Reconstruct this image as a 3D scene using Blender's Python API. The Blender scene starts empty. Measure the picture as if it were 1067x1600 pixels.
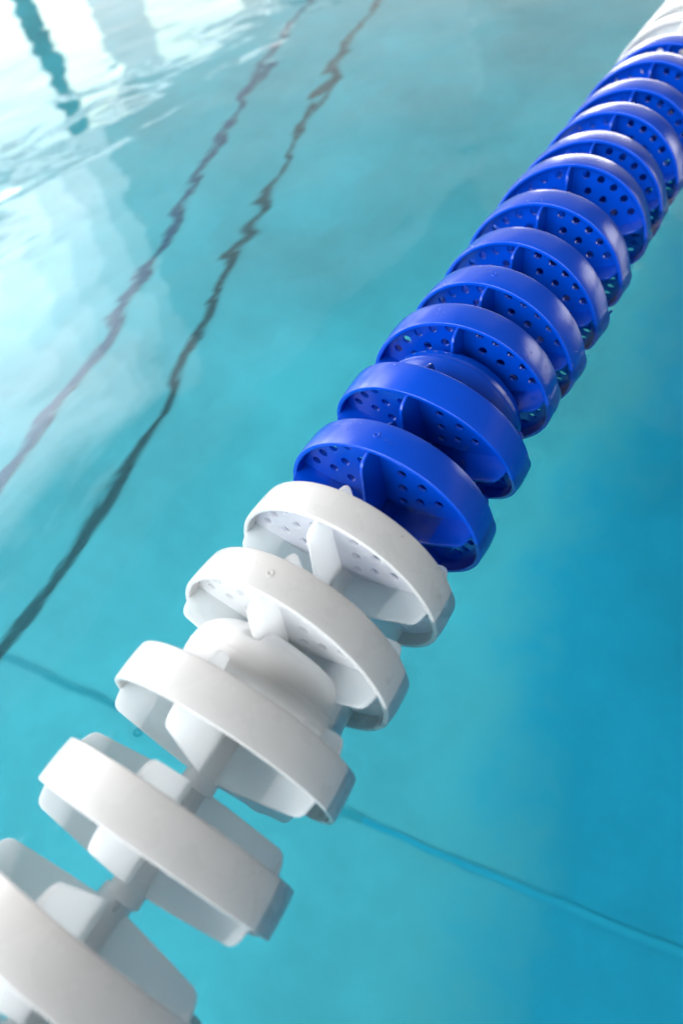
import bpy, bmesh, math, random
from mathutils import Matrix, Vector
random.seed(4)
PI = math.pi
MM = 0.001
S = bpy.context.scene
COL = S.collection

# ------------------------------------------------------------------ camera
Rm = [[0.8398147618996052, 0.5190756483449677, -0.1589705538480662],
      [0.3313450896223392, -0.7220755635784715, -0.6073033114235398],
      [-0.43002511238144375, 0.45734817347190143, -0.7784028847218145]]
cam_d = bpy.data.cameras.new('camera')
cam = bpy.data.objects.new('camera', cam_d)
COL.objects.link(cam)
m = Matrix.Identity(4)
for r in range(3):
    m[r][0] = Rm[0][r]
    m[r][1] = -Rm[1][r]
    m[r][2] = -Rm[2][r]
m.translation = Vector((0.163966, -0.019612, 0.349344))
cam.matrix_world = m
cam_d.sensor_fit = 'VERTICAL'
cam_d.sensor_height = 36
cam_d.lens = 36 * 961.9 / 1600
cam_d.clip_start = 0.01
cam_d.clip_end = 100
cam_d.dof.use_dof = True
cam_d.dof.focus_distance = 0.43
cam_d.dof.aperture_fstop = 3.4
S.camera = cam

# ------------------------------------------------------------------ light
W = bpy.data.worlds.new('World')
S.world = W
W.use_nodes = True
bg = W.node_tree.nodes['Background']
bg.inputs[0].default_value = (0.41, 0.385, 0.36, 1)
bg.inputs[1].default_value = 0.32

def area(name, loc, size, target, radiance, color):
    """a rectangular area light; radiance is what a mirror would see of it"""
    d = bpy.data.lights.new(name, 'AREA')
    d.shape = 'RECTANGLE'
    d.size, d.size_y = size
    d.color = color
    d.energy = radiance * size[0] * size[1] * PI
    o = bpy.data.objects.new(name, d)
    COL.objects.link(o)
    o.location = loc
    o.rotation_euler = Vector(target).to_track_quat('-Z', 'Z').to_euler()
    return o

def left_wall_light(y0, y1, z0, z1, rad, color, x=-5.0):
    # faces +x ; local X along world y
    o = area('window_wall_light', (x, (y0 + y1) / 2, (z0 + z1) / 2), (y1 - y0, z1 - z0), (1, 0, 0), rad, color)
    o.matrix_world = Matrix(((0, 0, -1, x), (1, 0, 0, (y0 + y1) / 2), (0, -1, 0, (z0 + z1) / 2), (0, 0, 0, 1)))
    return o

def end_wall_light(x0, x1, z0, z1, rad, color, y=12.0):
    o = area('window_wall_light', ((x0 + x1) / 2, y, (z0 + z1) / 2), (x1 - x0, z1 - z0), (0, -1, 0), rad, color)
    o.matrix_world = Matrix(((1, 0, 0, (x0 + x1) / 2), (0, 0, 1, y), (0, -1, 0, (z0 + z1) / 2), (0, 0, 0, 1)))
    return o

def back_window(x0, x1, z0, z1, rad, color, y=-5.0):
    o = area('window_wall_light', (0, 0, 0), (x1 - x0, z1 - z0), (0, 1, 0), rad, color)
    o.matrix_world = Matrix(((-1, 0, 0, (x0 + x1) / 2), (0, 0, -1, y), (0, -1, 0, (z0 + z1) / 2), (0, 0, 0, 1)))
    return o

def right_window(y0, y1, z0, z1, rad, color, x=6.0):
    o = area('window_wall_light', (0, 0, 0), (y1 - y0, z1 - z0), (-1, 0, 0), rad, color)
    o.matrix_world = Matrix(((0, 0, 1, x), (-1, 0, 0, (y0 + y1) / 2), (0, -1, 0, (z0 + z1) / 2), (0, 0, 0, 1)))
    return o

COOL = (0.86, 0.95, 1.0)
GREEN = (1.0, 1.0, 0.86)
left_wall_light(-3.0, 2.7, 0.25, 1.30, 6.5, (0.97, 1, 1))
left_wall_light(2.7, 3.45, 0.25, 1.30, 2.6, (0.95, 1, 0.97))
left_wall_light(3.66, 4.13, 0.25, 1.30, 2.8, GREEN)
left_wall_light(4.13, 4.72, 0.25, 1.30, 1.2, (1, 0.98, 0.97))  # pale pillar between the panes, added as a dim lamp
left_wall_light(4.72, 5.95, 0.25, 1.30, 2.2, GREEN)
left_wall_light(5.95, 12.0, 0.3, 1.30, 1.0, (1, 0.97, 0.93))
left_wall_light(-3.0, 6.6, 1.33, 1.43, 2.4, (1, 1, 1))
for k in range(6):
    left_wall_light(-4.0, 2.2 + 0.34 * k, 1.90 - 0.07 * k, 3.1 + 0.28 * k, 0.98, (0.97, 0.97, 1.0), -5.0 - 0.02 * k)
left_wall_light(-4.0, 12.0, 1.46, 5.5, 0.42, (1, 0.98, 0.94), -5.14)  # lit wall above the windows, added as a dim lamp for its reflection
left_wall_light(-4.0, 12.0, 1.46, 9.0, 0.30, (1, 0.98, 0.94), -5.16)  # second, taller lamp added for the same lit wall
end_wall_light(-5.1, 0.0, 0.2, 1.9, 9.0, (1, 0.97, 0.96))
end_wall_light(-5.2, 1.5, 0.1, 6.0, 0.34, (1, 0.97, 0.92), 12.06)  # dim wide lamp added behind the end window to soften reflections
end_wall_light(-5.2, 2.5, 0.1, 12.0, 0.28, (1, 0.97, 0.92), 12.08)  # taller dim lamp added so the end glow fades out upwards
end_wall_light(6.2, 10.5, 0.6, 4.5, 5.0, (0.97, 0.95, 1.0))
back_window(-5.0, 4.0, 1.0, 4.6, 6.0, COOL)
right_window(-4.0, 9.0, 0.8, 3.0, 0.2, COOL)
fill_lamp = area('overhead_fill', (-0.4, 0.5, 6.0), (4.0, 4.0), (0, 0, -1), 8.6, (0.97, 0.99, 1.0))  # unseen overhead lamp added to brighten the fins, outside the mirrored view
fill_lamp.matrix_world = Matrix.Translation((-2.8, -5.4, 6.0))

S.view_settings.view_transform = 'Standard'
S.view_settings.look = 'None'
S.view_settings.exposure = 0.13
S.view_settings.gamma = 1
S.view_settings.use_curve_mapping = False
cy = S.cycles
cy.use_denoising = True
try:
    cy.denoiser = 'OPENIMAGEDENOISE'
except Exception:
    pass
cy.max_bounces = 22
cy.diffuse_bounces = 12
cy.glossy_bounces = 5
cy.transmission_bounces = 12
cy.transparent_max_bounces = 8
cy.caustics_reflective = True
cy.caustics_refractive = True
cy.blur_glossy = 0.3
cy.sample_clamp_indirect = 6

# ------------------------------------------------------------------ helpers
def tag(o, label=None, cat=None, group=None, kind=None):
    for k, v in (('label', label), ('category', cat), ('group', group), ('kind', kind)):
        if v:
            o[k] = v
    return o

def mesh_obj(name, bm, mat, parent=None, smooth=True, angle=40):
    bmesh.ops.recalc_face_normals(bm, faces=bm.faces)
    me = bpy.data.meshes.new(name)
    bm.to_mesh(me)
    bm.free()
    me.materials.append(mat)
    o = bpy.data.objects.new(name, me)
    COL.objects.link(o)
    if smooth:
        for p in me.polygons:
            p.use_smooth = True
        me.set_sharp_from_angle(angle=math.radians(angle))
    o.parent = parent
    return o

def revolve(bm, prof, seg=128, closed=True, rfun=None):
    """profile of (radius, axial) turned about the y axis"""
    rings = []
    for k in range(seg):
        a = 2 * PI * k / seg
        ring = []
        for (r, y) in prof:
            rr = rfun(r, y, a) if rfun else r
            ring.append(bm.verts.new((rr * math.cos(a), y, rr * math.sin(a))))
        rings.append(ring)
    n = len(prof)
    for k in range(seg):
        A, B = rings[k], rings[(k + 1) % seg]
        for j in range(n if closed else n - 1):
            j2 = (j + 1) % n
            bm.faces.new((A[j], A[j2], B[j2], B[j]))
    return rings

def nodes(mat):
    mat.use_nodes = True
    nt = mat.node_tree
    nt.nodes.clear()
    out = nt.nodes.new('ShaderNodeOutputMaterial')
    return nt, out

def plastic(name, base, rough, thin=0.0, sss=0.0, sss_r=(1, 1, 1), vary=0.07, coat=0.0, bump=0.00006):
    mt = bpy.data.materials.new(name)
    nt, out = nodes(mt)
    b = nt.nodes.new('ShaderNodeBsdfPrincipled')
    nt.links.new(b.outputs[0], out.inputs[0])
    tc = nt.nodes.new('ShaderNodeTexCoord')
    n1 = nt.nodes.new('ShaderNodeTexNoise')
    n1.inputs['Scale'].default_value = 45
    n1.inputs['Detail'].default_value = 5
    nt.links.new(tc.outputs['Object'], n1.inputs['Vector'])
    mix = nt.nodes.new('ShaderNodeMix')
    mix.data_type = 'RGBA'
    mix.inputs[6].default_value = (*[c * (1 - vary) for c in base], 1)
    mix.inputs[7].default_value = (*[min(1, c * (1 + vary)) for c in base], 1)
    nt.links.new(n1.outputs[0], mix.inputs[0])
    nt.links.new(mix.outputs[2], b.inputs['Base Color'])
    mr = nt.nodes.new('ShaderNodeMapRange')
    mr.inputs[3].default_value = rough - 0.06
    mr.inputs[4].default_value = rough + 0.08
    nt.links.new(n1.outputs[0], mr.inputs[0])
    nt.links.new(mr.outputs[0], b.inputs['Roughness'])
    b.inputs['IOR'].default_value = 1.49
    if sss:
        b.inputs['Subsurface Weight'].default_value = sss
        b.inputs['Subsurface Radius'].default_value = sss_r
        b.inputs['Subsurface Scale'].default_value = 0.004
    if coat:
        b.inputs['Coat Weight'].default_value = coat
        b.inputs['Coat Roughness'].default_value = 0.12
    if thin:
        # thin-walled plastic lets some light through
        tl = nt.nodes.new('ShaderNodeBsdfTranslucent')
        tl.inputs['Color'].default_value = (*[min(1, c * 1.15) for c in base], 1)
        ms = nt.nodes.new('ShaderNodeMixShader')
        ms.inputs[0].default_value = thin
        nt.links.new(b.outputs[0], ms.inputs[1])
        nt.links.new(tl.outputs[0], ms.inputs[2])
        nt.links.new(ms.outputs[0], out.inputs[0])
    # fine scuffs along the turning direction
    mp = nt.nodes.new('ShaderNodeMapping')
    mp.inputs['Scale'].default_value = (60, 900, 60)
    nt.links.new(tc.outputs['Object'], mp.inputs['Vector'])
    n2 = nt.nodes.new('ShaderNodeTexNoise')
    n2.inputs['Scale'].default_value = 1
    n2.inputs['Detail'].default_value = 3
    nt.links.new(mp.outputs[0], n2.inputs['Vector'])
    bp = nt.nodes.new('ShaderNodeBump')
    bp.inputs['Strength'].default_value = 1
    bp.inputs['Distance'].default_value = bump
    nt.links.new(n2.outputs[0], bp.inputs['Height'])
    nt.links.new(bp.outputs[0], b.inputs['Normal'])
    return mt

WHITE_SHADED = plastic('white_plastic_shaded', (0.64, 0.625, 0.615), 0.27, thin=0.10)  # darker copy for the rims: shade on the bands put into the colour
WHITE_THIN = plastic('white_plastic_thin', (0.95, 0.955, 0.96), 0.36, thin=0.6)  # brighter copy for fins, web and hub, their lit tone put into the colour
WHITE_SOLID = plastic('white_plastic_drum', (0.78, 0.775, 0.77), 0.36, sss=0.2)
BLUE = plastic('blue_plastic', (0.0, 0.062, 0.54), 0.19, thin=0.06, vary=0.08)
CABLE = plastic('cable_sheath', (0.55, 0.58, 0.6), 0.3)

# ------------------------------------------------------------------ pool shell
def floor_mat():
    mt = bpy.data.materials.new('pool_liner')
    nt, out = nodes(mt)
    b = nt.nodes.new('ShaderNodeBsdfPrincipled')
    nt.links.new(b.outputs[0], out.inputs[0])
    tc = nt.nodes.new('ShaderNodeTexCoord')
    n = nt.nodes.new('ShaderNodeTexNoise')
    n.inputs['Scale'].default_value = 2.2
    n.inputs['Detail'].default_value = 6
    n.inputs['Roughness'].default_value = 0.6
    nt.links.new(tc.outputs['Object'], n.inputs['Vector'])
    sep = nt.nodes.new('ShaderNodeSeparateXYZ')
    nt.links.new(tc.outputs['Object'], sep.inputs[0])
    # floor in two blues, the change between them soft and uneven
    mul = nt.nodes.new('ShaderNodeMath'); mul.operation = 'MULTIPLY_ADD'
    mul.inputs[1].default_value = 0.10
    nt.links.new(sep.outputs[1], mul.inputs[0])
    nt.links.new(sep.outputs[0], mul.inputs[2])
    ad = nt.nodes.new('ShaderNodeMath'); ad.operation = 'MULTIPLY_ADD'
    ad.inputs[1].default_value = 0.7
    nt.links.new(n.outputs[0], ad.inputs[0])
    nt.links.new(mul.outputs[0], ad.inputs[2])
    mr = nt.nodes.new('ShaderNodeMapRange')
    mr.interpolation_type = 'SMOOTHSTEP'
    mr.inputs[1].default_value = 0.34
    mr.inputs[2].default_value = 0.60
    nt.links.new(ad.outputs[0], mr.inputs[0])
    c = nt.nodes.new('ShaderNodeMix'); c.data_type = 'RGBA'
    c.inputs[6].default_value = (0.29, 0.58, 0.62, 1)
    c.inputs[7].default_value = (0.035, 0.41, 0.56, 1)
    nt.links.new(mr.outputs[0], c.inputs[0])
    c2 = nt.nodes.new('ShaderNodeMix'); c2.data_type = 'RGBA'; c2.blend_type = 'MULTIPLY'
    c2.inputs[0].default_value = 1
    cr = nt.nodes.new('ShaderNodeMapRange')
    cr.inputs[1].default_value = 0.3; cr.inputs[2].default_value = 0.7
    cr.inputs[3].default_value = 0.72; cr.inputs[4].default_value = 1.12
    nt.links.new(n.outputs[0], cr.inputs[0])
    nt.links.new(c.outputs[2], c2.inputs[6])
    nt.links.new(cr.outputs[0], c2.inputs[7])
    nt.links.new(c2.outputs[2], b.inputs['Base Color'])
    b.inputs['Roughness'].default_value = 0.6
    return mt

def flat_mat(name, col, rough=0.5, vary=0.25, scale=20):
    mt = bpy.data.materials.new(name)
    nt, out = nodes(mt)
    b = nt.nodes.new('ShaderNodeBsdfPrincipled')
    nt.links.new(b.outputs[0], out.inputs[0])
    tc = nt.nodes.new('ShaderNodeTexCoord')
    n = nt.nodes.new('ShaderNodeTexNoise')
    n.inputs['Scale'].default_value = scale
    nt.links.new(tc.outputs['Object'], n.inputs['Vector'])
    c = nt.nodes.new('ShaderNodeMix'); c.data_type = 'RGBA'
    c.inputs[6].default_value = (*[x * (1 - vary) for x in col], 1)
    c.inputs[7].default_value = (*[x * (1 + vary) for x in col], 1)
    nt.links.new(n.outputs[0], c.inputs[0])
    nt.links.new(c.outputs[2], b.inputs['Base Color'])
    b.inputs['Roughness'].default_value = rough
    return mt

ZW = 0.0145           # water level above the rope's axis
ZF = -1.200          # pool floor
X0, X1, Y0, Y1 = -4.4, 4.4, -3.0, 11.4

def box(bm, x0, x1, y0, y1, z0, z1):
    vs = [bm.verts.new((x, y, z)) for x in (x0, x1) for y in (y0, y1) for z in (z0, z1)]
    for f in ((0, 1, 3, 2), (4, 6, 7, 5), (0, 4, 5, 1), (2, 3, 7, 6), (0, 2, 6, 4), (1, 5, 7, 3)):
        bm.faces.new([vs[i] for i in f])

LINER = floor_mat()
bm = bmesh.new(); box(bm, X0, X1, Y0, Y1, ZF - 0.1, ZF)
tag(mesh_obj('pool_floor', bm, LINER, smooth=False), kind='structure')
WALLM = flat_mat('pool_wall_tile', (0.12, 0.5, 0.6), 0.4, 0.1, 6)
T = 0.3
for nm, q in (('pool_wall', (X0 - T, X0, Y0 - T, Y1 + T)), ('pool_wall', (X1, X1 + T, Y0 - T, Y1 + T)),
              ('pool_wall', (X0, X1, Y0 - T, Y0)), ('pool_wall', (X0, X1, Y1, Y1 + T))):
    bm = bmesh.new(); box(bm, *q, ZF - 0.1, ZW + 0.12)
    tag(mesh_obj(nm, bm, WALLM, smooth=False), kind='structure')

JOINT_DARK = flat_mat('dark_joint', (0.0, 0.075, 0.09), 0.6, 0.4, 8)
JOINT_BLUE = flat_mat('blue_joint', (0.0, 0.10, 0.20), 0.6, 0.3, 8)
JOINT_PALE = flat_mat('faded_joint', (0.08, 0.36, 0.42), 0.6, 0.2, 8)

JOINT_FAINT = flat_mat('faint_joint', (0.045, 0.415, 0.55), 0.6, 0.15, 8)

def strip(name, p, q, width, mat, z, wob=0.0, label=None):
    """a seam strip lying on the floor, its edges slightly uneven"""
    bm = bmesh.new()
    p, q = Vector(p), Vector(q)
    d = (q - p); L = d.length; d.normalize(); nrm = Vector((-d.y, d.x))
    k = max(2, int(L / 0.05)); prev = None
    for i in range(k + 1):
        c = p + d * L * i / k
        a = width / 2 * (1 + random.uniform(-wob, wob)); b = width / 2 * (1 + random.uniform(-wob, wob))
        v = (bm.verts.new((c.x + nrm.x * a, c.y + nrm.y * a, z)), bm.verts.new((c.x - nrm.x * b, c.y - nrm.y * b, z)))
        if prev:
            bm.faces.new((prev[0], prev[1], v[1], v[0]))
        prev = v
    o = mesh_obj(name, bm, mat, smooth=False)
    return tag(o, kind='structure')

def along(px, py, s, t0, t1, perp=False):
    # line through (px,py) with slope dx/dy=s (or dy/dx)
    if perp:
        return (px + t0, py + s * t0), (px + t1, py + s * t1)
    return (px + s * t0, py + t0), (px + s * t1, py + t1)

strip('floor_seam', *along(-0.922, 0.0, -0.153, -2.5, 9.0), 0.022, JOINT_DARK, ZF + 0.004, 0.12)
strip('floor_seam', *along(-1.185, 0.2, -0.165, -2.5, 8.8), 0.025, JOINT_BLUE, ZF + 0.004, 0.12)
strip('floor_seam', *along(-0.905, -0.012, 0.152, 0, 0.80, True), 0.016, JOINT_PALE, ZF + 0.004, 0.1)
strip('floor_seam', *along(-0.905, -0.012, 0.152, 0.80, 4.5, True), 0.012, JOINT_FAINT, ZF + 0.004, 0.1)

# ------------------------------------------------------------------ one float disc
HW = 12.2 * MM        # half the rim's width
RO, RI = 75 * MM, 71.6 * MM
HL = 35.0 * MM        # half the hub's length
FIN = [(5, -28), (5, 28), (12, 27.7), (30, 26.3), (50, 24.4), (65.5, 22.8), (68.2, 21.7), (70.0, 19.6), (71.2, 16.5), (72.4, 12.0),
       (72.4, -12.0), (71.2, -16.5), (70.0, -19.6), (68.2, -21.7), (65.5, -22.8), (50, -24.4), (30, -26.3), (12, -27.7)]

def build_rim():
    bm = bmesh.new()
    e = 0.9 * MM
    prof = []
    def arc(cx, cyy, a0, a1, n=4):
        for i in range(n + 1):
            a = math.radians(a0 + (a1 - a0) * i / n)
            prof.append((cx + e * math.cos(a), cyy + e * math.sin(a)))
    # slight crown across the outside
    arc(RO - e, HW - e, 0, 90)
    arc(RI + e, HW - e, 90, 180)
    prof.append((RI - 0.4 * MM, 0))
    arc(RI + e, -HW + e, 180, 270)
    arc(RO - e, -HW + e, 270, 360)
    prof.append((RO + 0.35 * MM, -HW / 2)); prof.append((RO + 0.45 * MM, 0)); prof.append((RO + 0.35 * MM, HW / 2))
    revolve(bm, prof, 160)
    return bm

def build_mark():
    # the small moulding gate: a raised ring standing on the rim above one fin
    bm = bmesh.new()
    R1, r1 = 1.7 * MM, 0.42 * MM
    n1, n2 = 24, 8
    vs = [[bm.verts.new(((R1 + r1 * math.cos(b)) * math.cos(a), (R1 + r1 * math.cos(b)) * math.sin(a), r1 * math.sin(b) + RO + 0.5 * MM))
           for b in [2 * PI * j / n2 for j in range(n2)]] for a in [2 * PI * i / n1 for i in range(n1)]]
    for i in range(n1):
        for j in range(n2):
            bm.faces.new((vs[i][j], vs[(i + 1) % n1][j], vs[(i + 1) % n1][(j + 1) % n2], vs[i][(j + 1) % n2]))
    return bm

def build_web():
    bm = bmesh.new()
    y0, th = -2.0 * MM, 2.4 * MM
    edges = []
    def loop(cx, cz, r, n):
        vs = [bm.verts.new((cx + r * math.cos(2 * PI * i / n), y0, cz + r * math.sin(2 * PI * i / n))) for i in range(n)]
        for i in range(n):
            edges.append(bm.edges.new((vs[i], vs[(i + 1) % n])))
    loop(0, 0, 72.2 * MM, 100)
    loop(0, 0, 8.3 * MM, 24)
    for s in range(5):
        base = 53 + 72 * s
        for r, offs in ((63.0, (-25, -12.5, 0, 12.5, 25)), (50.0, (-18.5, 0, 18.5)), (36.5, (-12, 12)), (23.5, (0,))):
            for o_ in offs:
                a = math.radians(base + o_)
                rr = r
                loop(rr * MM * math.cos(a), rr * MM * math.sin(a), 3.4 * MM, 20)
    bmesh.ops.triangle_fill(bm, use_beauty=True, use_dissolve=False, edges=edges)
    bmesh.ops.recalc_face_normals(bm, faces=bm.faces)
    g = bmesh.ops.extrude_face_region(bm, geom=list(bm.faces))
    for v in g['geom']:
        if isinstance(v, bmesh.types.BMVert):
            v.co.y += th
    return bm

def build_hub():
    bm = bmesh.new()
    R, r = 10.3 * MM, 4.2 * MM
    prof = [(r, -HL), (R - 1.1 * MM, -HL), (R - 0.3 * MM, -HL + 0.6 * MM), (R, -HL + 1.6 * MM), (R, HL - 1.6 * MM),
            (R - 0.3 * MM, HL - 0.6 * MM), (R - 1.1 * MM, HL), (r, HL)]
    revolve(bm, prof, 40)
    return bm

def build_fin(ang):
    bm = bmesh.new()
    t = 1.15 * MM
    a = math.radians(ang)
    vs = [bm.verts.new((-t, y * MM, r * MM)) for (r, y) in FIN]
    f = bm.faces.new(vs)
    g = bmesh.ops.extrude_face_region(bm, geom=[f])
    for v in g['geom']:
        if isinstance(v, bmesh.types.BMVert):
            v.co.x += 2 * t
    bmesh.ops.recalc_face_normals(bm, faces=bm.faces)
    ed = [e for e in bm.edges if len(e.link_faces) == 2 and e.calc_face_angle(0) > math.radians(60)]
    bmesh.ops.bevel(bm, geom=ed, offset=0.6 * MM, segments=2, profile=0.5, affect='EDGES')
    # local +z is the fin's outward direction: turn it to the angle in the xz plane
    bm.transform(Matrix.Rotation(-(a - PI / 2), 4, 'Y'))
    return bm

def make_disc(mat, thin):
    root = bpy.data.objects.new('float_disc', None)
    COL.objects.link(root)
    root.empty_display_size = 0.02
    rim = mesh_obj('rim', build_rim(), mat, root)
    mesh_obj('moulding_mark', build_mark(), mat, rim)
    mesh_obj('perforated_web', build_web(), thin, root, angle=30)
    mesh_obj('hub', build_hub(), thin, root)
    for k in range(5):
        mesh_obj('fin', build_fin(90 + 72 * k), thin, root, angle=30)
    return root

def copy_tree(o, parent=None):
    c = o.copy()
    COL.objects.link(c)
    if parent is not None:
        c.parent = parent
    for ch in list(o.children):
        copy_tree(ch, c)
    return c

# name, x, y, z (mm), yaw, pitch, roll (deg)
DISCS = [
    ('W7', -3.0, -235.0, -2.0, 0.0, 0.0, 4.0),
    ('W6', -3.0, -172.5, -2.5, 1.0, -4.0, -3.0),
    ('W5', -2.6, -109.3, -2.5, 1.88, -8.20, -1.95),
    ('W4', -0.9, -42.9, -4.5, 2.43, -3.28, -2.77),
    ('W3', -0.2, 18.2, -0.2, 2.41, -1.85, 1.20),
    ('W2', 0.8, 79.9, 3.1, 0.74, -6.07, 0.05),
    ('W1', 1.4, 140.6, -0.0, -0.04, -2.34, 0.52),
    ('B1', 1.6, 202.6, -0.2, 0.42, -0.01, 0.52),
    ('B2', 1.2, 266.3, 4.1, -1.97, 8.81, 0.27),
    ('B3', -3.4, 335.5, -0.5, 3.18, 0.93, -1.84),
    ('B4', 0.7, 388.0, -0.2, -4.13, 1.28, 0.54),
    ('B5', -0.0, 447.2, -1.4, -4.22, -0.33, 0.03),
    ('B6', -0.5, 505.7, 1.5, -0.88, -0.44, 2.13),
    ('B7', -1.7, 570.4, 1.6, 6.25, -4.92, 2.99),
    ('B8', -1.2, 624.5, -0.7, 3.68, -4.76, 0.00),
    ('B9', 0.6, 691.3, -0.6, -4.03, -1.59, 0.00),
    ('B10', 0.3, 752.9, -0.7, 0.02, 0.97, 0.00),
    ('B11', 0.1, 819.7, 0.5, 0.36, -1.06, 0.00),
    ('B12', 1.5, 881.2, -1.4, 1.57, 1.01, 0.00),
]
for k in range(7):
    DISCS.append(('F%d' % (k + 1), random.uniform(-1, 1), 943 + 61.5 * k, random.uniform(-1, 1), random.uniform(-2, 2), random.uniform(-2, 2), random.uniform(-2, 2)))

ORD = ['first', 'second', 'third', 'fourth', 'fifth', 'sixth', 'seventh', 'eighth', 'ninth', 'tenth', 'eleventh', 'twelfth']
LAB = {
    'W1': 'white perforated disc touching the first blue disc, all its side holes showing',
    'W2': 'white disc whose near side is pressed against the round white float drum',
    'W3': 'white disc just nearer than the white float drum, holes hidden from view',
    'W4': 'white disc seen edge on, second nearer than the white float drum',
    'W5': 'blurred white disc cut by the bottom left corner, third nearer than the white drum',
    'W6': 'white disc almost wholly outside the bottom left corner, only a sliver showing',
    'W7': 'white disc beyond the bottom left corner, last of the near white run',
    'B1': 'first blue disc next to the white discs, small round mark on its rim',
    'B2': 'second blue disc from the white ones, the blue float drum right behind it',
    'B3': 'third blue disc from the white ones, just beyond the blue float drum',
    'B12': 'twelfth and last blue disc, blurred against the far white discs',
}
def matrix_of(x, y, z, yaw, pitch, roll):
    v = Vector((math.radians(pitch), 0, math.radians(yaw)))
    a = v.length
    R = Matrix.Rotation(a, 4, v.normalized()) if a > 1e-6 else Matrix.Identity(4)
    return Matrix.Translation((x * MM, y * MM, z * MM)) @ R @ Matrix.Rotation(-math.radians(roll), 4, 'Y')

proto = {'w': make_disc(WHITE_SHADED, WHITE_THIN), 'b': make_disc(BLUE, BLUE)}
used = set()
placed = []
for (nm, x, y, z, yaw, pitch, roll) in DISCS:
    key = 'b' if nm[0] == 'B' else 'w'
    if key in used:
        o = copy_tree(proto[key])
    else:
        o = proto[key]; used.add(key)
    k = 0 if nm in ('B1', 'W2', 'B4') else random.choice((2, 3))
    M = matrix_of(x, y, z, yaw, pitch, roll + 72 * k)
    o.matrix_world = M
    placed.append((nm, matrix_of(x, y, z, yaw, pitch, roll)))
    if nm in LAB:
        lab = LAB[nm]
    elif key == 'b':
        lab = '%s blue perforated disc counted from the white ones along the lane rope' % ORD[int(nm[1:]) - 1]
    else:
        lab = '%s blurred white disc beyond the far end of the blue run' % ORD[int(nm[1:]) - 1]
    tag(o, lab, 'lane float', {'W': 'white discs at the near end of the lane rope', 'B': 'blue discs along the lane rope',
                               'F': 'white discs beyond the blue run'}[nm[0]])

# ------------------------------------------------------------------ the float drums between two discs
def make_drum(name, yc, xc, zc, R, half, mat, label):
    bm = bmesh.new()
    prof = []
    n = 26
    for i in range(n + 1):
        t = PI * i / n
        yy = -math.cos(t)
        s = math.sin(t)
        yn = math.copysign(abs(yy) ** 0.8, yy)
        rr = abs(s) ** 0.5
        prof.append((max(R * MM * rr, 9 * MM), yn * half * MM))
    def rf(r, y, a):
        d = abs(math.degrees(a) - 90)     # degrees from the fin standing up
        ya = max(0.0, y) / (half * MM)
        g = max(0.0, min(1.0, (ya - 0.42) / 0.16))
        g = g * g * (3 - 2 * g)
        w_ = max(0.0, min(1.0, (6.5 - d) / 3.5)); w_ = w_ * w_ * (3 - 2 * w_)
        seam = 0.35 * MM * math.exp(-(y / (0.5 * MM)) ** 2)
        return max(r - 26 * MM * g * w_ * (r / (R * MM)), 9 * MM) + seam
    # finer rows near the seam
    p2 = []
    for i in range(len(prof) - 1):
        (r0, a0), (r1, a1) = prof[i], prof[i + 1]
        k = 8 if abs(a0) < 6 * MM or abs(a1) < 6 * MM else 2
        for j in range(k):
            p2.append((r0 + (r1 - r0) * j / k, a0 + (a1 - a0) * j / k))
    p2.append(prof[-1])
    revolve(bm, p2, 220, closed=True, rfun=rf)
    o = mesh_obj(name, bm, mat, angle=60)
    o.location = (xc * MM, yc * MM, zc * MM)
    return tag(o, label, 'float drum')

make_drum('float_drum', 48.5, 0.3, 1.0, 55.0, 25, WHITE_SOLID, 'smooth round white float drum wedged between the second and third white discs')
make_drum('float_drum', 300.5, -0.5, 2.0, 58.5, 24, BLUE, 'smooth rounded blue float drum behind the second blue disc from the white ones')

# ------------------------------------------------------------------ cable
bm = bmesh.new()
revolve(bm, [(0.1 * MM, -2.5), (3.2 * MM, -2.5), (3.2 * MM, 11.0), (0.1 * MM, 11.0)], 16)
tag(mesh_obj('lane_cable', bm, CABLE), 'thin cable threaded through the hubs of all the white and blue discs', 'cable')

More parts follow.
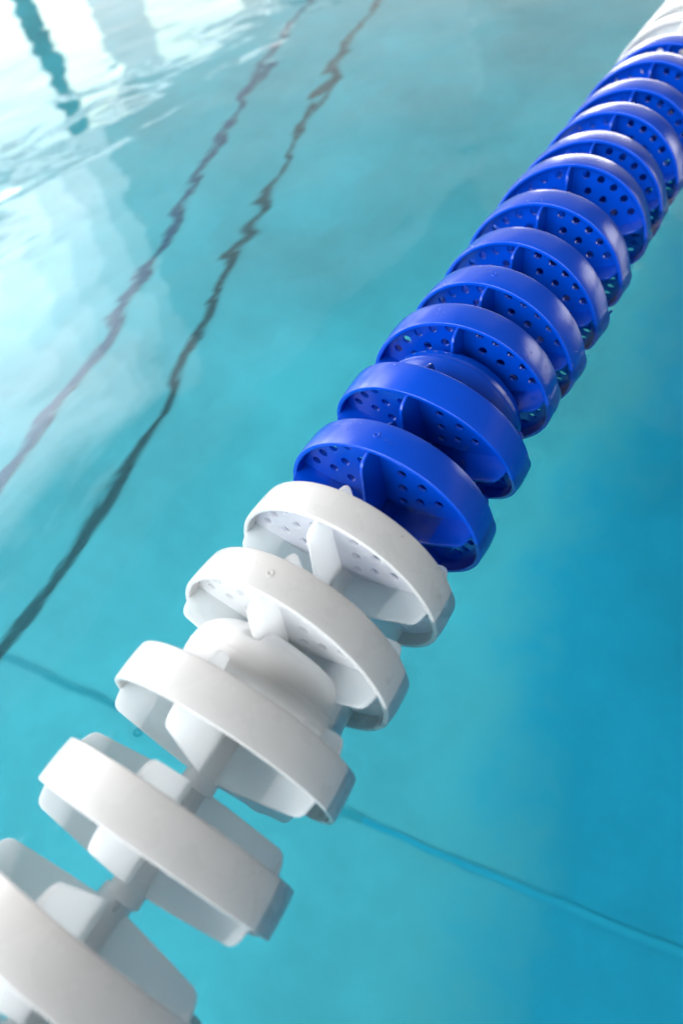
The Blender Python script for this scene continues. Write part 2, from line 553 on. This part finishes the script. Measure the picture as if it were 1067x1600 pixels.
# ------------------------------------------------------------------ water
def water_mat():
    mt = bpy.data.materials.new('pool_water')
    nt, out = nodes(mt)
    gl = nt.nodes.new('ShaderNodeBsdfGlass')
    gl.inputs['IOR'].default_value = 1.333
    gl.inputs['Roughness'].default_value = 0.05
    gl.inputs['Color'].default_value = (1, 1, 1, 1)
    nt.links.new(gl.outputs[0], out.inputs['Surface'])
    va = nt.nodes.new('ShaderNodeVolumeAbsorption')
    va.inputs['Color'].default_value = (0.30, 0.88, 0.93, 1)
    va.inputs['Density'].default_value = 0.8
    nt.links.new(va.outputs[0], out.inputs['Volume'])
    tc = nt.nodes.new('ShaderNodeTexCoord')
    def noise(scale, amp, detail=2, stretch=(1, 1, 1), rot=0, dist=0.0):
        mp = nt.nodes.new('ShaderNodeMapping')
        mp.inputs['Scale'].default_value = stretch
        mp.inputs['Rotation'].default_value = (0, 0, math.radians(rot))
        nt.links.new(tc.outputs['Object'], mp.inputs['Vector'])
        n = nt.nodes.new('ShaderNodeTexNoise')
        n.inputs['Scale'].default_value = scale
        n.inputs['Detail'].default_value = detail
        n.inputs['Distortion'].default_value = dist
        nt.links.new(mp.outputs[0], n.inputs['Vector'])
        m_ = nt.nodes.new('ShaderNodeMath'); m_.operation = 'MULTIPLY'
        m_.inputs[1].default_value = amp
        nt.links.new(n.outputs[0], m_.inputs[0])
        return m_
    a = noise(9, 0.0038, 1.5, (1, 0.7, 1), 25, 0.3)
    b = noise(3.2, 0.0070, 1, (1, 1, 1), 0)
    c = noise(30, 0.0003, 2, (1, 0.6, 1), -15, 0.3)
    s1 = nt.nodes.new('ShaderNodeMath'); s1.operation = 'ADD'
    nt.links.new(a.outputs[0], s1.inputs[0]); nt.links.new(b.outputs[0], s1.inputs[1])
    s2 = nt.nodes.new('ShaderNodeMath'); s2.operation = 'ADD'
    nt.links.new(s1.outputs[0], s2.inputs[0]); nt.links.new(c.outputs[0], s2.inputs[1])
    bp = nt.nodes.new('ShaderNodeBump')
    bp.inputs['Strength'].default_value = 1
    bp.inputs['Distance'].default_value = 1
    nt.links.new(s2.outputs[0], bp.inputs['Height'])
    nt.links.new(bp.outputs[0], gl.inputs['Normal'])
    return mt

def build_water():
    import numpy as np
    # segments where plastic cuts the surface, for the little meniscus
    segs = []
    for nm, M in placed:
        y = M.translation.y
        if y < -0.2 or y > 0.75:
            continue
        Minv = M.inverted()
        def wp(r, ang, ax):
            return M @ Vector((r * math.cos(ang), ax, r * math.sin(ang)))
        for R in (RO + 0.0004, RI - 0.0004):
            for sgn in (1, -1):
                pts = []
                for ax in (-HW, HW):
                    lo, hi = (-0.3, 0.9)
                    best = min(((abs(wp(R, (a_ if sgn > 0 else PI - a_), ax).z - ZW), a_) for a_ in [lo + (hi - lo) * i / 240 for i in range(241)]))
                    v = wp(R, best[1] if sgn > 0 else PI - best[1], ax)
                    pts.append((v.x, v.y))
                segs.append(pts + [1.0 if sgn > 0 else 0.35])
        for sgn in (1, -1):
            # sloping fins
            a_ = math.radians(18) if sgn > 0 else math.radians(162)
            pts = []
            for ax in (-0.0248, 0.0248):
                best = min(((abs(wp(r_ * MM, a_, ax).z - ZW), r_) for r_ in range(12, 70)))
                if best[0] < 0.002:
                    v = wp(best[1] * MM, a_, ax); pts.append((v.x, v.y))
            if len(pts) == 2:
                segs.append(pts + [0.8])
        p0, p1 = wp(ZW, PI / 2, -0.0295), wp(ZW, PI / 2, 0.0295)
        segs.append([(p0.x, p0.y), (p1.x, p1.y), 0.8])
    xs = list(np.arange(-0.100, 0.1001, 0.002))
    ys = list(np.arange(-0.16, 0.7201, 0.002))
    def outer(v, end, step=0.02, grow=1.35):
        o = []
        while abs(v - end) > step:
            v = v + step if end > v else v - step
            o.append(v); step *= grow
        o.append(end); return o
    xs = outer(xs[0], X0 - 0.15)[::-1] + xs + outer(xs[-1], X1 + 0.15)
    ys = outer(ys[0], Y0 - 0.15)[::-1] + ys + outer(ys[-1], Y1 + 0.15)
    XX, YY = np.meshgrid(np.array(xs), np.array(ys), indexing='ij')
    H = np.zeros_like(XX)
    for (a, b, wt) in segs:
        ax, ay = a; bx, by = b
        i0 = np.searchsorted(xs, min(ax, bx) - 0.014); i1 = np.searchsorted(xs, max(ax, bx) + 0.014)
        j0 = np.searchsorted(ys, min(ay, by) - 0.014); j1 = np.searchsorted(ys, max(ay, by) + 0.014)
        X = XX[i0:i1, j0:j1]; Y = YY[i0:i1, j0:j1]
        dx, dy = bx - ax, by - ay
        L2 = dx * dx + dy * dy + 1e-12
        t = np.clip(((X - ax) * dx + (Y - ay) * dy) / L2, 0, 1)
        d = np.hypot(X - ax - t * dx, Y - ay - t * dy)
        H[i0:i1, j0:j1] = np.maximum(H[i0:i1, j0:j1], wt * 0.0017 * np.exp(-d / 0.0035))
    H[0, :] = H[-1, :] = 0; H[:, 0] = H[:, -1] = 0
    nx, ny = XX.shape
    verts = np.stack([XX.ravel(), YY.ravel(), (ZW + H).ravel()], 1).tolist()
    idx = lambda i, j: i * ny + j
    faces = [(idx(i, j), idx(i + 1, j), idx(i + 1, j + 1), idx(i, j + 1)) for i in range(nx - 1) for j in range(ny - 1)]
    # close it below with a skirt and a bottom
    border = [idx(i, 0) for i in range(nx)] + [idx(nx - 1, j) for j in range(1, ny)] + \
             [idx(i, ny - 1) for i in range(nx - 2, -1, -1)] + [idx(0, j) for j in range(ny - 2, 0, -1)]
    base = len(verts)
    zb = ZF - 0.05
    for v in border:
        verts.append([verts[v][0], verts[v][1], zb])
    nb_ = len(border)
    for k in range(nb_):
        k2 = (k + 1) % nb_
        faces.append((border[k], base + k, base + k2, border[k2]))
    faces.append(tuple(base + k for k in range(nb_))[::-1])
    me = bpy.data.meshes.new('water')
    me.from_pydata(verts, [], faces)
    nf = (nx - 1) * (ny - 1)
    sm = [True] * nf + [False] * (len(faces) - nf)
    me.polygons.foreach_set('use_smooth', sm)
    me.materials.append(water_mat())
    me.update()
    o = bpy.data.objects.new('water', me)
    COL.objects.link(o)
    tag(o, kind='structure')
build_water()

# ------------------------------------------------------------------ drops beaded on the plastic
def build_drops():
    mt = bpy.data.materials.new('water_drop')
    nt, out = nodes(mt)
    g = nt.nodes.new('ShaderNodeBsdfGlass')
    g.inputs['IOR'].default_value = 1.333
    g.inputs['Roughness'].default_value = 0.02
    nt.links.new(g.outputs[0], out.inputs[0])
    bm = bmesh.new()
    rnd = random.Random(11)
    P = dict(placed)
    def drop(nm, ang, ax, r, R=RO + 0.00035):
        a = math.radians(ang)
        n = Vector((math.cos(a), 0, math.sin(a)))
        M = P[nm]
        pos = M @ (n * R + Vector((0, ax, 0)))
        q = (M.to_3x3() @ n).to_track_quat('Z', 'Y')
        T = Matrix.Translation(pos) @ q.to_matrix().to_4x4() @ Matrix.Diagonal((1, rnd.uniform(0.8, 1.3), 0.55, 1))
        bmesh.ops.create_uvsphere(bm, u_segments=14, v_segments=8, radius=r, matrix=T)
    for k in range(16):
        drop('B1', rnd.gauss(106, 3), rnd.uniform(-2, 8) * MM, rnd.uniform(0.3, 0.8) * MM)
    for k in range(8):
        drop('B1', rnd.gauss(80, 2.5), rnd.uniform(-3, 3) * MM, rnd.uniform(0.3, 0.7) * MM)
    for nm, k in (('B2', 6), ('W1', 5), ('W2', 6), ('B3', 14), ('B4', 14), ('B5', 14), ('B6', 8), ('B7', 10), ('B8', 8), ('B10', 8)):
        for i in range(k):
            drop(nm, rnd.uniform(25, 135), rnd.uniform(-10, 10) * MM, rnd.uniform(0.25, 0.8) * MM)
    for nm in ('W1', 'W2', 'B1', 'B2', 'B3', 'B4'):
        for i in range(5):     # just above the waterline
            drop(nm, rnd.uniform(13.5, 22), rnd.uniform(-11, 11) * MM, rnd.uniform(0.4, 0.9) * MM)
    o = mesh_obj('water_drops', bm, mt, angle=180)
    tag(o, 'small clear water drops beaded on the rims of the blue and white discs', 'water drops', kind='stuff')
build_drops()
